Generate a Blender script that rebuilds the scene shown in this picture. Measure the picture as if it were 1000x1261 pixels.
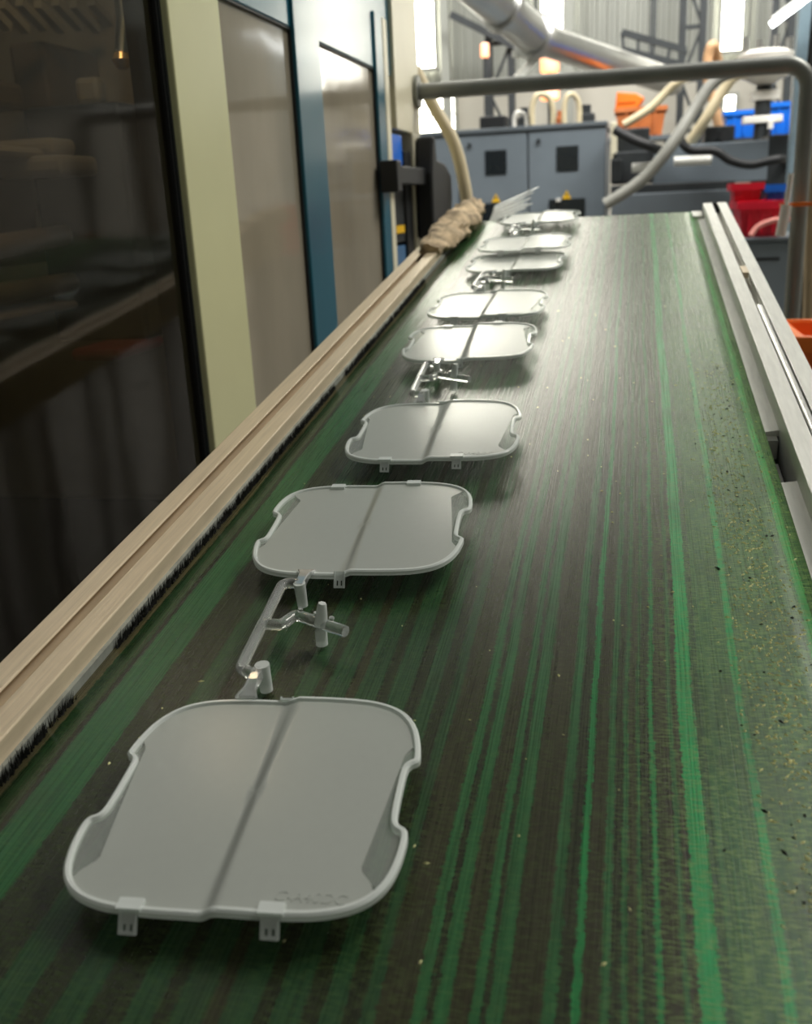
import bpy, math, random
from mathutils import Vector, Matrix, noise
random.seed(7)
for o in list(bpy.data.objects): bpy.data.objects.remove(o)
scene = bpy.context.scene
C = scene.collection

# ------------------------------------------------------------------ camera
CAM = Vector((0.114, -0.0527, 1.2263))
RW = Matrix(((0.97512949, 0.02233974, -0.22050716),
             (0.21665692, -0.30577814, 0.92712432),
             (-0.04671456, -0.95184067, -0.30301335)))     # camera axes (right, down, forward) in the world
F = 1200.0                                                  # focal length in pixels of a 1000 x 1261 frame
cd = bpy.data.cameras.new('camera'); cam = bpy.data.objects.new('camera', cd); C.objects.link(cam)
cd.sensor_fit = 'HORIZONTAL'; cd.sensor_width = 36.0; cd.lens = F / 1000 * 36
cd.clip_start = 0.02; cd.clip_end = 100
rot = RW @ Matrix(((1, 0, 0), (0, -1, 0), (0, 0, -1)))
cam.matrix_world = Matrix.Translation(CAM) @ rot.to_4x4()
cd.dof.use_dof = True; cd.dof.focus_distance = 0.78; cd.dof.aperture_fstop = 11.0
scene.camera = cam

# ------------------------------------------------------------------ light
w = bpy.data.worlds.new('hall_daylight'); scene.world = w; w.use_nodes = True
bg = w.node_tree.nodes['Background']
bg.inputs[0].default_value = (1.0, 0.985, 0.95, 1); bg.inputs[1].default_value = 0.13
def area(name, loc, target, sx, sy, power, col=(1, 1, 1)):
    l = bpy.data.lights.new(name, 'AREA'); l.shape = 'RECTANGLE'; l.size = sx; l.size_y = sy; l.energy = power; l.color = col
    o = bpy.data.objects.new(name, l); C.objects.link(o); o.location = loc
    o.rotation_euler = (Vector(target) - Vector(loc)).to_track_quat('-Z', 'Y').to_euler()
    return o
area('fill_light', (4.0, 4.5, 7.0), (0.2, 3.0, 1.0), 5.0, 2.0, 330, (1.0, 0.97, 0.9))  # unseen area lamp added to light the conveyor from the right
area('fill_light', (0.5, 4.6, 7.2), (0.3, 11.0, 4.3), 9.0, 1.6, 950, (1.0, 0.98, 0.94))  # unseen fill added to brighten the background machines, turned away from the belt
vs = scene.view_settings
vs.view_transform = 'Standard'; vs.look = 'None'; vs.gamma = 1.0; vs.use_curve_mapping = False; vs.exposure = 0.5

# ------------------------------------------------------------------ helpers
def lin(c):
    c = c / 255.0
    return c / 12.92 if c <= 0.04045 else ((c + 0.055) / 1.055) ** 2.4
def rgb(c, k=1.0): return (min(1, lin(c[0]) * k), min(1, lin(c[1]) * k), min(1, lin(c[2]) * k), 1)
MATS = {}
def mat(name, col, rough=0.5, metal=0.0, var=0.18, scale=9.0, bump=0.0, stretch=None, spec=0.5, coat=0.0, coatr=0.1):
    if name in MATS: return MATS[name]
    m = bpy.data.materials.new(name); m.use_nodes = True; nt = m.node_tree; n = nt.nodes; l = nt.links
    p = n['Principled BSDF']
    tc = n.new('ShaderNodeTexCoord'); mp = n.new('ShaderNodeMapping'); nz = n.new('ShaderNodeTexNoise')
    if stretch: mp.inputs['Scale'].default_value = stretch
    nz.inputs['Scale'].default_value = scale; nz.inputs['Detail'].default_value = 5
    l.new(tc.outputs['Object'], mp.inputs[0]); l.new(mp.outputs[0], nz.inputs['Vector'])
    r = n.new('ShaderNodeValToRGB'); r.color_ramp.elements[0].position = 0.3; r.color_ramp.elements[1].position = 0.7
    r.color_ramp.elements[0].color = rgb(col, 1 - var); r.color_ramp.elements[1].color = rgb(col, 1 + var * 0.6)
    l.new(nz.outputs['Fac'], r.inputs[0]); l.new(r.outputs[0], p.inputs['Base Color'])
    p.inputs['Roughness'].default_value = rough; p.inputs['Metallic'].default_value = metal
    p.inputs['Specular IOR Level'].default_value = spec; p.inputs['Coat Weight'].default_value = coat; p.inputs['Coat Roughness'].default_value = coatr
    if bump:
        b = n.new('ShaderNodeBump'); b.inputs['Strength'].default_value = bump; b.inputs['Distance'].default_value = 0.004
        l.new(nz.outputs['Fac'], b.inputs['Height']); l.new(b.outputs[0], p.inputs['Normal'])
    MATS[name] = m
    return m

class MB:
    def __init__(self): self.v = []; self.f = []
    def add(self, vs, fs):
        k = len(self.v); self.v += [tuple(a) for a in vs]; self.f += [tuple(i + k for i in q) for q in fs]
    def box(self, x0, x1, y0, y1, z0, z1, M=None):
        vs = [Vector((x, y, z)) for z in (z0, z1) for y in (y0, y1) for x in (x0, x1)]
        if M: vs = [M @ a for a in vs]
        self.add(vs, [(0, 2, 3, 1), (4, 5, 7, 6), (0, 1, 5, 4), (2, 6, 7, 3), (0, 4, 6, 2), (1, 3, 7, 5)]); return self
    def bar(self, a, b, w, h=None):
        a = Vector(a); b = Vector(b); h = h or w; d = b - a; L = d.length
        q = d.to_track_quat('Y', 'Z').to_matrix().to_4x4()
        return self.box(-w / 2, w / 2, 0, L, -h / 2, h / 2, Matrix.Translation(a) @ q)
    def prism(self, poly, y0, y1, axis='y'):        # polygon in (x, z) pushed along y, or (y, z) along x, or (x, y) along z
        n = len(poly)
        def P(a, b, t): return {'y': (a, t, b), 'x': (t, a, b), 'z': (a, b, t)}[axis]
        vs = [P(a, b, y0) for a, b in poly] + [P(a, b, y1) for a, b in poly]
        fs = [(i, (i + 1) % n, n + (i + 1) % n, n + i) for i in range(n)] + [tuple(range(n - 1, -1, -1)), tuple(range(n, 2 * n))]
        self.add(vs, fs); return self
    def tube(self, pts, r, seg=10, smooth_n=0):
        pts = [Vector(p) for p in pts]
        if smooth_n: pts = catmull(pts, smooth_n)
        n = len(pts); rs = r if isinstance(r, (list, tuple)) else [r] * n
        if len(rs) != n: rs = [rs[min(len(rs) - 1, int(i * len(rs) / n))] for i in range(n)]
        vs = []; prev = None
        for i, p in enumerate(pts):
            t = (pts[min(n - 1, i + 1)] - pts[max(0, i - 1)]).normalized()
            if prev is None: u = t.orthogonal().normalized()
            else:
                u = prev - t * prev.dot(t)
                u = u.normalized() if u.length > 1e-6 else t.orthogonal().normalized()
            prev = u; v = t.cross(u)
            for k in range(seg):
                a = 2 * math.pi * k / seg
                vs.append(p + (u * math.cos(a) + v * math.sin(a)) * rs[i])
        fs = [(i * seg + k, i * seg + (k + 1) % seg, (i + 1) * seg + (k + 1) % seg, (i + 1) * seg + k) for i in range(n - 1) for k in range(seg)]
        fs += [tuple(range(seg - 1, -1, -1)), tuple(range((n - 1) * seg, n * seg))]
        self.add(vs, fs); return self
    def build(self, name, m, parent=None, smooth=False, bevel=0.0):
        me = bpy.data.meshes.new(name); me.from_pydata(self.v, [], self.f); me.update()
        me.materials.append(m)
        if smooth:
            for p in me.polygons: p.use_smooth = True
            if hasattr(me, 'set_sharp_from_angle'): me.set_sharp_from_angle(angle=math.radians(42))
        o = bpy.data.objects.new(name, me); C.objects.link(o)
        if parent: o.parent = parent
        if bevel:
            b = o.modifiers.new('bevel', 'BEVEL'); b.width = bevel; b.segments = 2; b.limit_method = 'ANGLE'
        return o
def catmull(p, n, closed=False):
    out = []; L = len(p)
    for i in range(L if closed else L - 1):
        g = (lambda k: p[k % L]) if closed else (lambda k: p[max(0, min(L - 1, k))])
        a, b, c, d = g(i - 1), g(i), g(i + 1), g(i + 2)
        for k in range(n):
            t = k / n
            out.append(0.5 * ((2 * b) + (c - a) * t + (2 * a - 5 * b + 4 * c - d) * t * t + (3 * b - a - 3 * c + d) * t ** 3))
    if not closed: out.append(p[-1])
    return out
def empty(name, loc=(0, 0, 0)):
    o = bpy.data.objects.new(name, None); C.objects.link(o); o.location = loc; o.empty_display_size = 0.1; return o
def tag(o, label, cat, group=None):
    o['label'] = label; o['category'] = cat
    if group: o['group'] = group
    return o
def struct(o): o['kind'] = 'structure'; return o
def copy_tree(o, parent=None):
    c = o.copy(); C.objects.link(c); c.parent = parent
    for ch in list(o.children): copy_tree(ch, c)
    return c
def at(x, y, Y):                                    # sight line through a point of the frame met with the plane at depth Y
    r = RW @ Vector((x - 500, y - 630.5, F)); return CAM + r * ((Y - CAM.y) / r.y)
def span(x0, y0, x1, y1, Y):                        # X0, X1, Z0, Z1 of an upright rectangle at depth Y
    xm, ym = (x0 + x1) / 2, (y0 + y1) / 2
    return at(x0, ym, Y).x, at(x1, ym, Y).x, at(xm, y1, Y).z, at(xm, y0, Y).z

AL = math.radians(7.9695)                           # slope of the conveyor
BZ = 0.85
BELT = Matrix.Translation((0, 0, BZ)) @ Matrix.Rotation(AL, 4, 'X')   # belt frame: x across, y along, z off the belt

# ------------------------------------------------------------------ materials
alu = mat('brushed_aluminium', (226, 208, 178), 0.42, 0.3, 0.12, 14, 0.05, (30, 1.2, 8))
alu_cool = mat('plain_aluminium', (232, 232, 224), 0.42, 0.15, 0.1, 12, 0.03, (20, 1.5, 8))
steel = mat('polished_steel', (200, 200, 198), 0.3, 0.95, 0.08, 6)
darksteel = mat('dark_steel', (52, 56, 58), 0.5, 0.3, 0.25, 8)
black = mat('black_rubber', (24, 26, 28), 0.55, 0, 0.2, 12)
grey_paint = mat('grey_enamel', (112, 122, 130), 0.4, 0.0, 0.12, 3)
grey_mid = mat('mid_grey_enamel', (94, 102, 108), 0.45, 0.0, 0.15, 4)
teal = mat('teal_enamel', (18, 92, 112), 0.32, 0.0, 0.14, 3, 0.0, (1, 1, 0.3), 0.4, 0.3, 0.12)
cream = mat('cream_enamel', (205, 204, 160), 0.42, 0.0, 0.07, 3)
cream2 = mat('pale_cream_enamel', (222, 216, 190), 0.4, 0.0, 0.08, 3)
hose_c = mat('cream_hose', (214, 200, 165), 0.45, 0, 0.12, 10)
hose_g = mat('grey_hose', (140, 140, 132), 0.5, 0, 0.15, 10)
orange = mat('orange_plastic', (240, 120, 30), 0.45, 0, 0.1, 6)
copper = mat('brown_orange_plastic', (190, 110, 60), 0.5, 0, 0.2, 6)
bluep = mat('blue_plastic', (20, 110, 220), 0.4, 0, 0.1, 5)
redp = mat('red_plastic', (214, 24, 52), 0.38, 0, 0.12, 5)
whitep = mat('white_plastic', (228, 226, 218), 0.4, 0, 0.08, 6)
yellow = mat('yellow_print', (240, 190, 30), 0.5, 0, 0.05, 6)
brown = mat('soiled_cloth', (205, 182, 148), 0.9, 0, 0.75, 30, 0.6)
screen_dark = mat('dark_pane', (26, 32, 36), 0.25, 0, 0.1, 4)
concrete = mat('concrete', (120, 118, 112), 0.7, 0, 0.2, 2, 0.1)
clad = mat('grey_cladding', (148, 150, 142), 0.5, 0.1, 0.16, 1.2, 0, (3, 1, 0.3))
plaster = mat('pale_plaster', (184, 180, 168), 0.8, 0, 0.08, 1)

def emis(name, col, s):
    m = bpy.data.materials.new(name); m.use_nodes = True; n = m.node_tree.nodes; l = m.node_tree.links
    p = n['Principled BSDF']; tc = n.new('ShaderNodeTexCoord'); nz = n.new('ShaderNodeTexNoise'); nz.inputs['Scale'].default_value = 0.8
    r = n.new('ShaderNodeValToRGB'); r.color_ramp.elements[0].color = (*[c * 0.92 for c in col], 1); r.color_ramp.elements[1].color = (*col, 1)
    l.new(tc.outputs['Object'], nz.inputs['Vector']); l.new(nz.outputs['Fac'], r.inputs[0])
    l.new(r.outputs[0], p.inputs['Emission Color']); p.inputs['Emission Strength'].default_value = s
    p.inputs['Base Color'].default_value = (0.6, 0.6, 0.6, 1)
    return m
daylight = emis('daylit_glazing', (1.0, 0.96, 0.82), 9.0)
tubelight = emis('tube_light', (0.95, 1.0, 1.0), 5.0)
amber = emis('amber_lamp', (1.0, 0.3, 0.05), 1.6)

def clear_mat(name, tint, alpha, rough, white):      # moulded clear plastic: see-through body with a sheen and a little haze
    m = bpy.data.materials.new(name); m.use_nodes = True; n = m.node_tree.nodes; l = m.node_tree.links
    p = n['Principled BSDF']; out = n['Material Output']
    tc = n.new('ShaderNodeTexCoord'); nz = n.new('ShaderNodeTexNoise'); nz.inputs['Scale'].default_value = 160; nz.inputs['Detail'].default_value = 3
    r = n.new('ShaderNodeValToRGB'); r.color_ramp.elements[0].color = (*[c * white * 0.96 for c in tint], 1); r.color_ramp.elements[1].color = (*[c * white for c in tint], 1)
    l.new(tc.outputs['Object'], nz.inputs['Vector']); l.new(nz.outputs['Fac'], r.inputs[0]); l.new(r.outputs[0], p.inputs['Base Color'])
    p.inputs['Roughness'].default_value = rough; p.inputs['IOR'].default_value = 1.5
    t = n.new('ShaderNodeBsdfTransparent'); t.inputs[0].default_value = (0.97, 0.99, 0.97, 1)
    mx = n.new('ShaderNodeMixShader'); mx.inputs[0].default_value = alpha
    l.new(t.outputs[0], mx.inputs[1]); l.new(p.outputs[0], mx.inputs[2]); l.new(mx.outputs[0], out.inputs[0])
    return m
frost = clear_mat('frosted_plastic', (0.92, 0.97, 0.90), 0.70, 0.26, 0.58)
rimmat = clear_mat('polished_plastic_rim', (0.95, 1.0, 0.97), 0.64, 0.10, 1.0)
stripmat = clear_mat('clear_plastic_strip', (0.9, 0.95, 0.9), 0.22, 0.15, 0.7)
pegmat = clear_mat('frosted_plastic_peg', (0.95, 1.0, 0.98), 0.6, 0.2, 0.95)
def glass_mat():
    m = bpy.data.materials.new('clear_moulded_plastic'); m.use_nodes = True; p = m.node_tree.nodes['Principled BSDF']
    n = m.node_tree.nodes; l = m.node_tree.links
    tc = n.new('ShaderNodeTexCoord'); nz = n.new('ShaderNodeTexNoise'); nz.inputs['Scale'].default_value = 60
    r = n.new('ShaderNodeMapRange'); r.inputs[3].default_value = 0.01; r.inputs[4].default_value = 0.06
    l.new(tc.outputs['Object'], nz.inputs['Vector']); l.new(nz.outputs['Fac'], r.inputs[0]); l.new(r.outputs[0], p.inputs['Roughness'])
    p.inputs['Base Color'].default_value = (0.97, 1, 0.98, 1); p.inputs['Transmission Weight'].default_value = 0.84; p.inputs['IOR'].default_value = 1.49
    return m
clearp = glass_mat()

def pane_mat(name, haze, hazecol, tint):             # scratched acrylic guard window
    m = bpy.data.materials.new(name); m.use_nodes = True; n = m.node_tree.nodes; l = m.node_tree.links
    p = n['Principled BSDF']; out = n['Material Output']
    tc = n.new('ShaderNodeTexCoord'); mp = n.new('ShaderNodeMapping'); mp.inputs['Scale'].default_value = (1, 1.3, 0.6)
    nz = n.new('ShaderNodeTexNoise'); nz.inputs['Scale'].default_value = 2.6; nz.inputs['Detail'].default_value = 4
    l.new(tc.outputs['Object'], mp.inputs[0]); l.new(mp.outputs[0], nz.inputs['Vector'])
    r = n.new('ShaderNodeMapRange'); r.inputs[1].default_value = 0.3; r.inputs[2].default_value = 0.75
    r.inputs[3].default_value = haze * 0.75; r.inputs[4].default_value = haze * 1.2
    l.new(nz.outputs['Fac'], r.inputs[0])
    df = n.new('ShaderNodeBsdfDiffuse'); df.inputs[0].default_value = rgb(hazecol)
    t = n.new('ShaderNodeBsdfTransparent'); t.inputs[0].default_value = (*tint, 1)
    m1 = n.new('ShaderNodeMixShader'); l.new(r.outputs[0], m1.inputs[0]); l.new(t.outputs[0], m1.inputs[1]); l.new(df.outputs[0], m1.inputs[2])
    nb = n.new('ShaderNodeTexNoise'); nb.inputs['Scale'].default_value = 3.5; l.new(tc.outputs['Object'], nb.inputs['Vector'])
    b = n.new('ShaderNodeBump'); b.inputs['Strength'].default_value = 0.12; b.inputs['Distance'].default_value = 0.01; l.new(nb.outputs['Fac'], b.inputs['Height'])
    g = n.new('ShaderNodeBsdfGlossy'); g.inputs['Roughness'].default_value = 0.08; l.new(b.outputs[0], g.inputs['Normal'])
    fr = n.new('ShaderNodeFresnel'); fr.inputs[0].default_value = 1.42
    ge = n.new('ShaderNodeNewGeometry'); ff = n.new('ShaderNodeMath'); ff.operation = 'SUBTRACT'; ff.use_clamp = True; l.new(fr.outputs[0], ff.inputs[0]); l.new(ge.outputs['Backfacing'], ff.inputs[1])   # the sheet reflects at its outer face
    m2 = n.new('ShaderNodeMixShader'); l.new(ff.outputs[0], m2.inputs[0]); l.new(m1.outputs[0], m2.inputs[1]); l.new(g.outputs[0], m2.inputs[2])
    l.new(m2.outputs[0], out.inputs[0])
    return m
pane_dark = pane_mat('dark_guard_pane', 0.03, (90, 78, 60), (0.78, 0.74, 0.66))
pane_grey = pane_mat('hazy_guard_pane', 0.55, (185, 176, 156), (0.7, 0.68, 0.62))

def belt_mat():
    m = bpy.data.materials.new('worn_green_belt'); m.use_nodes = True; nt = m.node_tree; n = nt.nodes; l = nt.links
    p = n['Principled BSDF']
    tc = n.new('ShaderNodeTexCoord'); sp = n.new('ShaderNodeSeparateXYZ'); l.new(tc.outputs['Object'], sp.inputs[0])
    def noisev(sc, scale, det=4, rough=0.55):
        mp = n.new('ShaderNodeMapping'); mp.inputs['Scale'].default_value = sc; l.new(tc.outputs['Object'], mp.inputs[0])
        z = n.new('ShaderNodeTexNoise'); z.inputs['Scale'].default_value = scale; z.inputs['Detail'].default_value = det; z.inputs['Roughness'].default_value = rough
        l.new(mp.outputs[0], z.inputs['Vector']); return z.outputs['Fac']
    def math_(op, a, b):
        k = n.new('ShaderNodeMath'); k.operation = op
        for i, q in enumerate((a, b)):
            if isinstance(q, (int, float)): k.inputs[i].default_value = q
            else: l.new(q, k.inputs[i])
        return k.outputs[0]
    def mix(fac, a, b, mode='MIX'):
        k = n.new('ShaderNodeMixRGB'); k.blend_type = mode
        for i, q in enumerate((fac, a, b)):
            if isinstance(q, (int, float)): k.inputs[i].default_value = q
            elif isinstance(q, tuple): k.inputs[i].default_value = q
            else: l.new(q, k.inputs[i])
        return k.outputs[0]
    wander = math_('MULTIPLY', math_('SUBTRACT', noisev((2, 1.3, 1), 1.6, 2), 0.5), 0.016)
    rag = math_('MULTIPLY', math_('SUBTRACT', noisev((60, 14, 1), 9, 4), 0.5), 0.0042)
    comb = math_('MULTIPLY', math_('SUBTRACT', noisev((7, 130, 1), 7, 3, 0.6), 0.5), 0.0060)
    x = math_('ADD', math_('ADD', math_('ADD', sp.outputs['X'], wander), rag), comb)
    D = (32, 37, 20); D2 = (44, 43, 25); G = (36, 88, 48); G1 = (24, 116, 60); G2 = (18, 146, 78); K = (14, 18, 12); O = (120, 112, 80); GD = (34, 66, 38); GE = (50, 150, 78); MG = (48, 92, 52)
    def ramp(stops, lo, hi):
        k = n.new('ShaderNodeValToRGB'); cr = k.color_ramp; cr.interpolation = 'CONSTANT'
        mr = n.new('ShaderNodeMapRange'); mr.inputs[1].default_value = lo / 1000; mr.inputs[2].default_value = hi / 1000
        l.new(x, mr.inputs[0]); l.new(mr.outputs[0], k.inputs[0])
        for i, (q, col) in enumerate(stops):
            pos = (q - lo) / (hi - lo)
            e = cr.elements[i] if i < 2 and False else (cr.elements[0] if i == 0 else cr.elements.new(pos))
            e.position = pos; e.color = rgb(col)
        last = cr.elements[len(cr.elements) - 1]
        last.color = rgb(stops[-1][1])
        return k.outputs[0]
    left = [(-255, O), (-243, GD), (-229, K), (-225, G), (-196, D), (-168, GD), (-150, D), (-135, GD), (-118, D), (-100, GD), (-88, D), (-80, GD), (-66, D2),
            (-58, GD), (-44, D), (-36, GD), (-22, D), (-14, GD), (-4, D), (4, GD), (10, D2)]
    right = [(15, D2), (27, G), (32, D), (36, G), (43, D2), (52, G), (57, D), (60, G), (67, D2), (83, G), (89, D), (95, G1), (99, D2), (107, G), (111, D),
             (116, G), (118.5, D2), (123, G), (125.5, D), (131, G1), (133.5, D2), (142, G), (144.5, D2), (149, G2), (158, GD), (163, MG), (183.5, G2), (188, MG), (234, GE), (240.5, MG)]
    a = ramp(left, -255, 15); b = ramp(right, 15, 255)
    side = math_('GREATER_THAN', x, 0.015)
    col = mix(side, a, b)
    streak = noisev((150, 1.1, 1), 6, 6, 0.65)
    sr = n.new('ShaderNodeMapRange'); sr.inputs[1].default_value = 0.3; sr.inputs[2].default_value = 0.7; sr.inputs[3].default_value = 0.42; sr.inputs[4].default_value = 1.45; l.new(streak, sr.inputs[0])
    col = mix(1.0, col, sr.outputs[0], 'MULTIPLY')
    # cross-wise scuffs, stronger on the worn right side
    scuff = noisev((11, 50, 1), 12, 5, 0.7)
    s1 = n.new('ShaderNodeMapRange'); s1.inputs[1].default_value = 0.47; s1.inputs[2].default_value = 0.60; l.new(scuff, s1.inputs[0])
    rs = n.new('ShaderNodeMapRange'); rs.inputs[1].default_value = 0.10; rs.inputs[2].default_value = 0.2; rs.inputs[3].default_value = 0.14; rs.inputs[4].default_value = 1.0; l.new(sp.outputs['X'], rs.inputs[0])
    col = mix(math_('MULTIPLY', s1.outputs[0], rs.outputs[0]), col, rgb((118, 148, 82)))
    blot = noisev((6, 3, 1), 3, 5, 0.6)
    bl = n.new('ShaderNodeMapRange'); bl.inputs[1].default_value = 0.5; bl.inputs[2].default_value = 0.7; bl.inputs[4].default_value = 0.45; l.new(blot, bl.inputs[0])
    col = mix(bl.outputs[0], col, rgb((48, 50, 34)))
    l.new(col, p.inputs['Base Color']); p.inputs['Specular IOR Level'].default_value = 0.36
    rr = n.new('ShaderNodeMapRange'); rr.inputs[3].default_value = 0.20; rr.inputs[4].default_value = 0.36; l.new(streak, rr.inputs[0]); l.new(rr.outputs[0], p.inputs['Roughness'])
    hgt = math_('ADD', math_('MULTIPLY', streak, 0.6), math_('MULTIPLY', scuff, rs.outputs[0]))
    bp = n.new('ShaderNodeBump'); bp.inputs['Strength'].default_value = 0.22; bp.inputs['Distance'].default_value = 0.0012; l.new(hgt, bp.inputs['Height']); l.new(bp.outputs[0], p.inputs['Normal'])
    return m
beltm = belt_mat()

# ------------------------------------------------------------------ the hall
HX0, HX1, HY0, HY1, HH = -6.0, 8.0, -5.0, 12.0, 7.6
fl = struct(MB().box(HX0, HX1, HY0, HY1 + 0.2, -0.1, 0).build('floor', concrete))
def corrugated(a, b, z0, z1, axis, pos, out, pitch=0.11, dep=0.03):
    mb = MB(); n = int((b - a) / pitch); pts = []
    for i in range(n + 1):
        s = a + (b - a) * i / n; p = (b - a) / n
        if i < n: pts += [(s, 0), (s + p * 0.45, 0), (s + p * 0.55, dep), (s + p * 0.95, dep)]
    pts.append((b, 0))
    pts = pts + [(b, -0.12), (a, -0.12)]
    m = len(pts); vs = []
    for z in (z0, z1):
        for s, d in pts: vs.append((s, pos + out * d, z) if axis == 'x' else (pos + out * d, s, z))
    fs = [(i, (i + 1) % m, m + (i + 1) % m, m + i) for i in range(m)]
    mb.add(vs, fs); return mb
struct(corrugated(HX0, HX1, 1.0, HH, 'x', HY1 + 0.1, -1).build('wall_far', clad))
struct(MB().box(HX0, HX1, HY1 + 0.0, HY1 + 0.2, 0, 2.45).build('wall_far_plinth', plaster))
struct(corrugated(HY0, HY1, 0, HH, 'y', HX1 + 0.1, -1, 0.3, 0.05).build('wall_right', clad))
struct(corrugated(HY0, HY1, 0, HH, 'y', HX0 - 0.1, 1, 0.3, 0.05).build('wall_left', clad))
struct(corrugated(HX0, HX1, 0, HH, 'x', HY0 - 0.1, 1, 0.3, 0.05).build('wall_back', clad))
def window(n, x0, x1, z0, z1, bars=4):
    y = HY1 - 0.06; o = empty('window_%d' % n, ((x0 + x1) / 2, y, z0)); struct(o)
    ox, oz = (x0 + x1) / 2, z0; e = 0.035; W = (x1 - x0) / 2; H = z1 - z0
    MB().box(-W, W, 0.0, 0.02, 0, H).build('pane', daylight, o)
    f = MB().box(-W - e, -W, -0.03, 0.05, -e, H + e).box(W, W + e, -0.03, 0.05, -e, H + e).box(-W, W, -0.03, 0.05, -e, 0).box(-W, W, -0.03, 0.05, H, H + e)
    f.build('window_frame', clad, o)
    for k in range(1, bars): MB().box(-W, W, -0.012, 0.0, H * k / bars - 0.012, H * k / bars + 0.012).build('glazing_bar', clad, o)
def win_px(n, x0, y0, x1, y1, top=None, bars=4):
    a, b, z0, z1 = span(x0, y0, x1, y1, HY1 - 0.06)
    window(n, a, b, z0, top or z1, bars)
win_px(1, 508, 0, 535, 84, 6.9, 6)
win_px(2, 667, 0, 693, 40, 6.9, 5)
win_px(3, 889, 0, 914, 62, 6.9, 5)
win_px(4, 505, 119, 560, 165, None, 2)
win_px(5, 892, 118, 905, 136, None, 1)
window(6, -4.73, -4.47, 2.8, 6.9, 5)
window(7, 2.0, 2.75, 2.4, 3.6, 3)  # unseen glazing added for the sheen on the teal header and panes
for k, (xa, xb) in enumerate(((-2.5, -1.15), (-0.7, -0.35))): window(8 + k, xa, xb, 4.5, 7.0, 3)  # unseen high glazing, added and sized for the glare on the belt

# lattice columns against the far wall
def lattice(xpix, wpix, label):
    Y = 11.4; a = at(xpix, 60, Y).x; wd = wpix
    o = tag(empty('lattice_column', (a, Y, 0)), label, 'column')
    for s in (-1, 1): MB().box(s * wd / 2 - 0.035, s * wd / 2 + 0.035, -0.05, 0.05, 0, 7.2).build('chord', darksteel, o)
    z = 0.3; k = 0
    while z < 7:
        MB().box(-wd / 2, wd / 2, -0.02, 0.02, z - 0.02, z + 0.02).build('rung', darksteel, o)
        MB().bar((-wd / 2, 0, z), (wd / 2, 0, z + 0.5) if k % 2 == 0 else (wd / 2, 0, z), 0.03).build('brace', darksteel, o) if k % 2 == 0 else MB().bar((wd / 2, 0, z), (-wd / 2, 0, z + 0.5), 0.03).build('brace', darksteel, o)
        z += 0.5; k += 1
lattice(616, 0.24, 'dark lattice column by the wall left of the silver duct')
lattice(852, 0.2, 'dark lattice column by the wall left of the bright right window')
lattice(962, 0.16, 'dark lattice column by the wall right of the bright right window')
o = MB().box(-0.045, 0.045, -0.05, 0.05, 0, 7.2).build('steel_column', clad); o.location = (at(548, 40, 11.6).x, 11.6, 0)
tag(o, 'pale grey steel column beside the bright left window', 'column')
o = MB().box(-0.045, 0.045, -0.05, 0.05, 0, 7.2).build('steel_column', clad); o.location = (at(701, 40, 11.6).x, 11.6, 0)
tag(o, 'pale grey steel column beside the bright middle window', 'column')
# girts along the wall
o = MB(); p = at(555, 18, 11.3); q = at(640, 60, 11.3)
o.bar(p, q, 0.07).build('wall_brace', darksteel)
tag(bpy.data.objects['wall_brace'], 'dark sloping brace bar on the wall beside the left window', 'brace')
# conveyor-like dark truss high up on the wall
tr = tag(empty('dark_truss', (0, 10.6, 0)), 'dark sloping truss hung before the cladding above the pipe frame', 'truss')
a0, a1 = at(766, 40, 10.6), at(845, 62, 10.6); b0, b1 = at(768, 62, 10.6), at(840, 80, 10.6)
off = Vector((0, -10.6, 0))
MB().bar(a0 + off, a1 + off, 0.06).build('top_chord', darksteel, tr); MB().bar(b0 + off, b1 + off, 0.06).build('bottom_chord', darksteel, tr)
for t in (0, 0.25, 0.5, 0.75, 1):
    MB().bar(a0.lerp(a1, t) + off, b0.lerp(b1, t) + off, 0.03).build('web', darksteel, tr)
MB().bar(a0.lerp(a1, 0.5) + off, Vector((a0.lerp(a1, 0.5).x, 0, 7.5)), 0.03).build('hanger', darksteel, tr)

# overhead silver duct
du = tag(empty('air_duct', (0, 0, 0)), 'silver round air duct sloping across the hall above the machines', 'duct')
d0, d1, d2 = at(560, -40, 7.0), at(660, 46, 8.0), at(800, 92, 9.5)
e0 = d0 + (d0 - d1) * 1.2
MB().tube([e0, d0, d1], 0.14, 20).build('duct_pipe', steel, du, True)
MB().tube([d1, d2, d2 + (d2 - d1) * 0.25], 0.115, 20).build('duct_pipe', steel, du, True)
for t in (0.55, 0.98):
    c = d0.lerp(d1, t); dd = (d1 - d0).normalized() * 0.03
    MB().tube([c - dd, c + dd], 0.168, 20).build('flange', steel, du, True)
c = d1 + Vector((0.02, 0, -0.12))
MB().bar(c, c + Vector((-0.22, -0.1, -0.22)), 0.05).build('bracket_arm', alu_cool, du); MB().bar(c + Vector((0.05, 0, 0)), c + Vector((-0.2, 0, 0.02)), 0.05).build('bracket_arm', alu_cool, du)
MB().bar(d1 + Vector((0, 0, 0.1)), d1 + Vector((0, 0, 4.6)), 0.02).build('hanger_rod', darksteel, du)
MB().bar(d2 + Vector((0, 0, 0.1)), d2 + Vector((0, 0, 4.6)), 0.02).build('hanger_rod', darksteel, du)

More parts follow.
